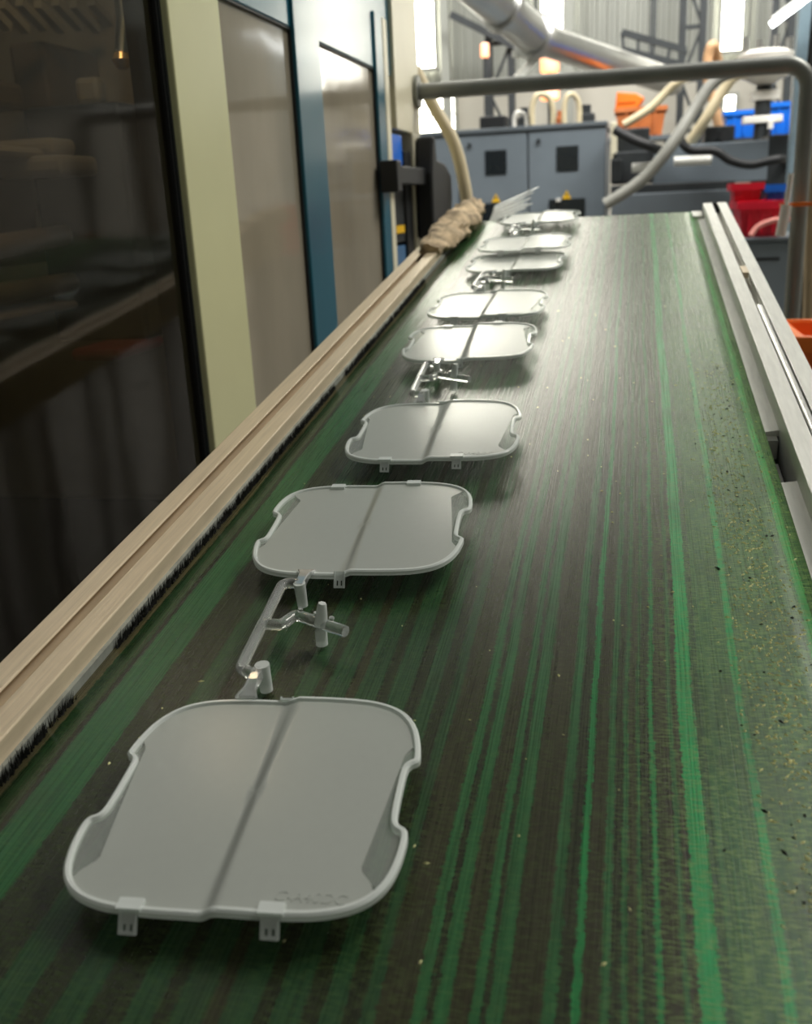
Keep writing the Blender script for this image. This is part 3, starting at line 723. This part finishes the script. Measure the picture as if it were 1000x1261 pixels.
# things on the cabinet top
zc = 1.675
o = tag(MB().box(-0.09, 0.09, -0.1, 0.1, 0, 0.085).build('black_box', black, None, False, 0.01), 'small black box on the grey cabinet top', 'box'); o.location = (at(609, 155, YC + 0.2).x, YC + 0.2, zc)
def loop_hose(px, wd, hh, label, m=None, r=0.014):
    a = at(px, 150, YC + 0.25); h = MB().tube([(-wd / 2, 0, r), (-wd / 2, 0, hh * 0.6), (-wd * 0.3, 0, hh * 0.95), (0, 0.02, hh), (wd * 0.35, 0.04, hh * 0.85), (wd / 2, 0.05, hh * 0.5), (wd / 2, 0.05, r)], r, 10, 5).build('hose_loop', m or hose_c, None, True)
    h.location = (a.x, YC + 0.25, zc); tag(h, label, 'hose', 'hose loops on the cabinet')
loop_hose(668, 0.14, 0.215, 'tall cream hose loop on the cabinet, left of the two', None, 0.02)
loop_hose(704, 0.1, 0.2, 'cream hose loop on the cabinet, right of the two', None, 0.018)
loop_hose(640, 0.08, 0.11, 'short pale hose loop on the cabinet next to the black box', whitep, 0.012)
def lump(nm, px, wx, hz, m, label, cat, yo=0.3):
    o = empty(nm, (at(px, 150, YC + yo).x, YC + yo, zc)); tag(o, label, cat)
    MB().box(-wx / 2, wx / 2, -0.05, 0.05, 0, hz * 0.6).build('base', m, o, False, 0.008)
    MB().tube([(0, 0, hz * 0.6), (0, 0, hz)], wx * 0.28, 12).build('cap', m, o, True)
    return o
lump('valve_block', 646, 0.10, 0.15, darksteel, 'dark valve block on the cabinet between the black box and hose loops', 'valve', 0.45)
lump('valve_block', 690, 0.08, 0.11, copper, 'copper brown valve block on the cabinet between the two hose loops', 'valve', 0.4)
lump('valve_block', 722, 0.12, 0.14, darksteel, 'dark valve block at the right end of the cabinet top', 'valve', 0.45)

# orange lamps
for label, Y, items in (('small round amber lamp on a thin post left of the silver duct', 11.0, ((597, 62, 0.045, 0.07),)), ('amber signal post with two lamps rising behind the grey cabinet', 10.0, ((677, 76, 0.09, 0.10), (677, 116, 0.09, 0.055)))):
    p = at(items[0][0], items[0][1], Y); o = tag(empty('amber_lamp', (p.x, Y, 0)), label, 'lamp')
    for px, py, sx, sz in items:
        z = at(px, py, Y).z
        MB().tube([(0, 0, z - sz), (0, 0, z - sz * 0.8), (0, 0, z + sz * 0.8), (0, 0, z + sz)], [sx * 0.8, sx, sx, sx * 0.7], 16).build('lens', amber, o, True)
    MB().tube([(0, 0.0, 0), (0, 0, p.z - items[0][3])], 0.02, 8).build('post', darksteel, o, True)

# ------------------------------------------------------------------ injection unit, right of the cabinet
YI = 6.6
iu = tag(empty('injection_unit', (0, YI, 0)), 'grey injection unit with dark carriage and steel rods right of the cabinet', 'machine')
def ipx(nm, x0, y0, x1, y1, m, y_off=0.0, dep=0.4, z0=None, bev=0.008, parent=None):
    a, b, c, d = span(x0, y0, x1, y1, YI + y_off)
    return MB().box(a, b, y_off, y_off + dep, c if z0 is None else z0, d).build(nm, m, parent or iu, False, bev)
ipx('base', 752, 236, 912, 320, grey_mid, -0.1, 0.8, 0.0)
ipx('carriage', 752, 225, 905, 240, darksteel, -0.05, 0.7)
ipx('shelf_rail', 752, 196, 766, 226, darksteel, 0.0, 0.5)
ipx('barrel_cover', 805, 176, 946, 226, grey_paint, 0.05, 0.45)
ipx('shroud', 753, 186, 808, 226, darksteel, 0.1, 0.4)
ipx('top_block', 753, 158, 800, 188, darksteel, 0.2, 0.3)
ipx('end_block', 945, 165, 985, 240, darksteel, 0.05, 0.5)
ipx('end_leg', 930, 238, 985, 320, darksteel, 0.1, 0.5, 0.0)
ipx('motor_block', 868, 155, 905, 177, darksteel, 0.15, 0.3)
ipx('bracket', 752, 150, 760, 196, cream2, 0.1, 0.1)
for x0, x1, yy in ((778, 812, 207), (830, 876, 199)):
    a, b = at(x0, yy, YI - 0.03), at(x1, yy - 2, YI - 0.03)
    MB().tube([a - Vector((0, YI, 0)), b - Vector((0, YI, 0))], 0.03, 12).build('steel_rod', alu_cool, iu, True)
for px in (877, 892):
    a = at(px, 166, YI + 0.13); MB().tube([(a.x, 0.12, a.z), (a.x, 0.16, a.z)], 0.04, 14).build('motor_face', black, iu, True)
bc = MB().tube([at(838, 172, 6.45), at(850, 185, 6.4), at(880, 186, 6.4), at(900, 198, 6.4), at(925, 203, 6.4), at(948, 198, 6.4), at(962, 196, 6.45), at(970, 200, 6.7)], 0.026, 10, 5).build('black_hose', black, None, True)
tag(bc, 'black corrugated hose winding over the grey barrel cover', 'hose')
bc = MB().tube([at(758, 160, 6.55), at(780, 172, 6.5), at(800, 180, 6.5), at(815, 186, 6.6)], 0.03, 10, 5).build('black_hose', black, None, True)
tag(bc, 'short black hose on the dark block at the left of the injection unit', 'hose')
# slanted hoses hanging to the unit
def hose(pts, r, m, label):
    o = MB().tube([at(x, y, Y) for x, y, Y in pts], r, 10, 5).build('hose', m, None, True); tag(o, label, 'hose', 'hoses hanging over the injection unit'); return o
hose([(745, 252, 6.3), (790, 222, 6.3), (826, 180, 6.3), (858, 130, 6.4), (882, 99, 6.45), (915, 86, 6.5), (965, 79, 6.5), (1040, 76, 6.5)], 0.036, hose_g, 'thick grey hose slanting down to the conveyor end across the injection unit')
hose([(848, 178, 6.75), (868, 148, 6.7), (890, 113, 6.7), (906, 93, 6.7), (940, 83, 6.75), (1000, 77, 6.8), (1045, 76, 6.8)], 0.034, hose_c, 'thick cream hose slanting behind the grey hose')
hose([(768, 154, 7.0), (800, 134, 7.0), (822, 112, 7.0), (838, 99, 7.0), (862, 92, 7.1), (920, 84, 7.1), (1045, 74, 7.1)], 0.026, hose_c, 'cream hose running up from the orange crate to the pipe')
hose([(888, 170, 7.3), (880, 130, 7.3), (872, 100, 7.3), (872, 70, 7.3), (878, 55, 7.3), (884, 75, 7.4), (884, 100, 7.4)], 0.032, mat('tan_hose', (222, 176, 132), 0.45), 'tan hose bending over the pipe above the injection unit')

# orange hopper and crate on a stand behind the unit
st = tag(empty('stand', (0, 8.6, 0)), 'plain grey steel stand behind the injection unit carrying the brown-orange crate', 'stand')
sa, sb, sz0, sz1 = span(742, 168, 828, 170, 8.6)
MB().box(sa, sb, 0, 0.5, sz1 - 0.03, sz1).build('top', grey_mid, st)
for x in (sa + 0.03, sb - 0.03):
    for y in (0.03, 0.47): MB().box(x - 0.02, x + 0.02, y - 0.02, y + 0.02, 0, sz1 - 0.03).build('leg', grey_mid, st)
def crate(nm, x0, y0, x1, y1, Y, dep, m, label, base_z=None, ribs=3, taper=0.03, cat='crate', group=None):
    a, b, c, d = span(x0, y0, x1, y1, Y); c = base_z if base_z is not None else c
    W, H = b - a, d - c; o = tag(empty(nm, ((a + b) / 2, Y, c)), label, cat, group)
    t = 0.012; w0 = W / 2 - taper; w1 = W / 2; q0, q1 = taper, 0
    vs = []
    for ins in (0, t):
        for z, wx, yy in ((0 if ins == 0 else t, w0 - ins, q0 + ins), (H, w1 - ins, q1 + ins)):
            vs += [(-wx, yy, z), (wx, yy, z), (wx, dep - yy, z), (-wx, dep - yy, z)]
    fs = [(3, 2, 1, 0), (8, 9, 10, 11)]
    for k in range(4):
        j = (k + 1) % 4
        fs += [(k, j, 4 + j, 4 + k), (8 + j, 8 + k, 12 + k, 12 + j), (4 + k, 4 + j, 12 + j, 12 + k)]
    mb = MB(); mb.add(vs, fs); mb.build('tub', m, o)
    MB().box(-w1 - 0.012, w1 + 0.012, -0.012, 0.004, H - 0.03, H + 0.004).box(-w1 - 0.012, w1 + 0.012, dep - 0.004, dep + 0.012, H - 0.03, H + 0.004).box(-w1 - 0.012, -w1 + 0.002, 0, dep, H - 0.03, H + 0.004).box(w1 - 0.002, w1 + 0.012, 0, dep, H - 0.03, H + 0.004).build('lip', m, o)
    for k in range(ribs):
        x = -w0 + 2 * w0 * (k + 0.5) / ribs; MB().box(x - 0.006, x + 0.006, -0.004, q0 + 0.004, 0.02, H - 0.03).build('rib', m, o)
    return o, d
_, dtop = crate('brown_crate', 758, 132, 820, 168, 8.62, 0.45, copper, 'brown-orange plastic crate on the stand behind the injection unit', sz1)
oh = tag(empty('orange_tray', (at(776, 120, 8.7).x, 8.75, dtop + 0.005)), 'bright orange tray lying on the brown-orange crate', 'tray')
ow = (at(795, 120, 8.7).x - at(758, 120, 8.7).x) / 2; ohh = at(776, 112, 8.7).z - dtop
MB().prism([(-ow, 0), (ow * 0.5, 0), (ow, ohh * 0.55), (ow * 0.4, ohh * 0.85), (-ow * 0.9, ohh)], 0, 0.22).build('shell', orange, oh, False, 0.01)
MB().box(-ow * 0.8, ow * 0.35, -0.01, 0.0, ohh * 0.35, ohh * 0.45).build('rib', orange, oh)

# blue tubs on a rack at the right
rk = tag(empty('storage_rack', (0, 8.6, 0)), 'dark steel rack behind the injection unit carrying the blue tubs', 'rack')
ra, rb, rz, rz1 = span(888, 168, 996, 172, 8.6)
MB().box(ra, rb, 0, 0.6, rz1 - 0.04, rz1).build('shelf', darksteel, rk)
for x in (ra + 0.03, rb - 0.03):
    for y in (0.03, 0.57): MB().box(x - 0.025, x + 0.025, y - 0.025, y + 0.025, 0, rz1 - 0.04).build('leg', darksteel, rk)
crate('blue_tub', 893, 136, 942, 168, 8.62, 0.5, bluep, 'blue plastic tub on the rack left of the white loader', rz1, 3)
crate('blue_tub', 948, 126, 983, 168, 8.62, 0.5, bluep, 'taller blue plastic tub on the rack right of the white loader', rz1, 2)
# white hopper loader in front of the tubs
hl = empty('hopper_loader', (at(937, 170, 7.6).x, 7.6, 0)); tag(hl, 'pale metal hopper loader with fittings standing before the blue tubs', 'loader')
zz = lambda y: at(937, y, 7.6).z
MB().tube([(0, 0, 0), (0, 0, zz(172))], 0.05, 12).build('stand_pipe', darksteel, hl, True)
MB().tube([(0, 0, zz(172)), (0, 0, zz(150)), (0, 0, zz(140)), (0, 0, zz(105))], [0.05, 0.05, 0.055, 0.05], 14).build('neck', darksteel, hl, True)
MB().box(-0.13, 0.13, -0.06, 0.06, zz(152), zz(143)).build('flange', whitep, hl, False, 0.006)
MB().box(-0.08, 0.10, -0.06, 0.06, zz(124), zz(112)).build('cross_arm', whitep, hl, False, 0.006)
MB().tube([(0.05, -0.07, zz(150)), (0.05, -0.07, zz(160))], 0.02, 10).build('spout', whitep, hl, True)
MB().tube([(0, 0, zz(105)), (0, 0, zz(95)), (0, 0, zz(68)), (0, 0, zz(62))], [0.05, 0.16, 0.19, 0.12], 20).build('hopper', whitep, hl, True)
for k, dx in enumerate((-0.14, -0.05, 0.06, 0.14)): MB().tube([(dx, -0.05, zz(66)), (dx, -0.05, zz(46 + 4 * (k % 2)))], 0.022, 10).build('fitting', steel, hl, True)
# hanging tube lamp top right
tl = empty('tube_lamp', at(985, 10, 6.0)); tag(tl, 'white tube lamp hanging at the top right of the hall', 'lamp')
MB().bar((-0.14, 0, -0.07), (0.14, 0, 0.12), 0.035).build('tube', tubelight, tl); MB().bar((-0.13, 0.03, -0.04), (0.16, 0.03, 0.15), 0.06, 0.03).build('housing', whitep, tl)
MB().tube([(0.05, 0.03, 0.08), (0.05, 0.03, 3.6)], 0.008, 8).build('hanger_rod', darksteel, tl, True)
sp_ = MB().box(-0.05, 0.05, -0.05, 0.05, 0, 5.5).build('blue_grey_post', mat('blue_grey_paint', (120, 140, 150), 0.4), None, False, 0.006); sp_.location = (at(993, 40, 6.2).x, 6.2, 0)
tag(sp_, 'blue-grey square post at the right edge behind the pipe frame', 'post')

# ------------------------------------------------------------------ red tubs on a grey cabinet, right of the conveyor
YR = 5.0
ca, cb, cz0, cz1 = span(908, 292, 986, 420, YR)
lc = tag(empty('low_cabinet', (0, YR, 0)), 'low grey cabinet with a dark slot carrying the red tub', 'cabinet')
MB().box(ca - 0.12, cb, 0, 0.5, 0, cz1 - 0.02).build('body', grey_paint, lc, False, 0.01)
MB().box(ca - 0.14, cb + 0.01, -0.02, 0.52, cz1 - 0.02, cz1).build('top', grey_mid, lc, False, 0.006)
a = at(945, 319, YR); MB().box(a.x - 0.075, a.x + 0.055, -0.004, 0.0, a.z - 0.006, a.z + 0.006).build('slot', black, lc)
_, rt = crate('red_tub', 910, 249, 966, 289, YR + 0.02, 0.38, redp, 'glossy red plastic tub standing on the low grey cabinet', cz1, 3, 0.02, 'tub')
crate('red_tub', 903, 226, 938, 250, YR + 0.09, 0.2, redp, 'smaller red tub resting on top of the glossy red tub', rt + 0.006, 2, 0.008, 'tub')
bb = crate('blue_basket', 944, 228, 967, 250, YR + 0.09, 0.2, bluep, 'small bright blue basket on the glossy red tub', rt + 0.006, 3, 0.006, 'basket')
a = at(950, 285, YR - 0.05)
rh = MB().tube([(a.x - 0.09, YR - 0.04, cz1 + 0.012), (a.x - 0.06, YR - 0.03, cz1 + 0.05), (a.x, YR - 0.03, cz1 + 0.075), (a.x + 0.06, YR - 0.03, cz1 + 0.08), (a.x + 0.09, YR + 0.0, cz1 + 0.075)], 0.012, 8, 5).build('pink_hose', mat('pink_hose', (230, 150, 140), 0.4), None, True); tag(rh, 'pale pink hose curving before the glossy red tub', 'hose')

# cables hanging at the right edge
rnd = random.Random(2)
cabs = [(978, 300, 0.010, black, 'black cable hanging beside the right upright, leftmost'), (984, 290, 0.013, darksteel, 'dark grey cable hanging beside the right upright, second from left'),
        (990, 300, 0.012, black, 'black cable hanging right of the pipe upright, third from left'), (1003, 200, 0.022, mat('tan_cable', (170, 150, 120), 0.5), 'thick tan hose hanging at the right edge of the hall')]
for px, py, r, m_, label in cabs:
    Y = 3.5 + rnd.uniform(-0.15, 0.15); p = at(px, py, Y); q = at(px - 8, 420, Y)
    o = MB().tube([(p.x + 0.03, Y + 0.1, 1.9), (p.x, Y, p.z), ((p.x + q.x) / 2 + rnd.uniform(-0.01, 0.02), Y, (p.z + q.z) / 2), (q.x, Y, q.z), (q.x, Y, 0.3), (q.x + 0.05, Y, r)], r, 8, 5).build('hanging_cable', m_, None, True)
    tag(o, label, 'cable', 'cables at the right edge')
jb = empty('junction_box', at(990, 240, 3.95)); tag(jb, 'small grey fitting with pipe stubs beside the right upright', 'junction box')
MB().box(-0.02, 0.05, 0, 0.05, -0.03, 0.03).build('body', grey_paint, jb, False, 0.006); MB().tube([(0.0, 0.02, -0.03), (0.0, 0.02, -0.11)], 0.014, 10).build('stub', whitep, jb, True); MB().tube([(0.02, 0.025, 0.03), (0.02, 0.025, 0.3)], 0.01, 10).build('stub', darksteel, jb, True)
# orange bin below the right rail
ob_, _t = crate('orange_bin', 984, 416, 1060, 470, 2.3, 0.3, orange, 'orange plastic bin standing right of the conveyor', None, 2, 0.015, 'bin')
bt = tag(empty('bin_table', (ob_.location.x, 2.3, 0)), 'small grey table under the orange bin right of the conveyor', 'table')
zb = ob_.location.z
MB().box(-0.1, 0.12, -0.02, 0.32, zb - 0.02, zb).build('top', grey_mid, bt)
for x in (-0.08, 0.1):
    for y in (0.0, 0.3): MB().box(x - 0.012, x + 0.012, y - 0.012, y + 0.012, 0, zb - 0.02).build('leg', darksteel, bt)
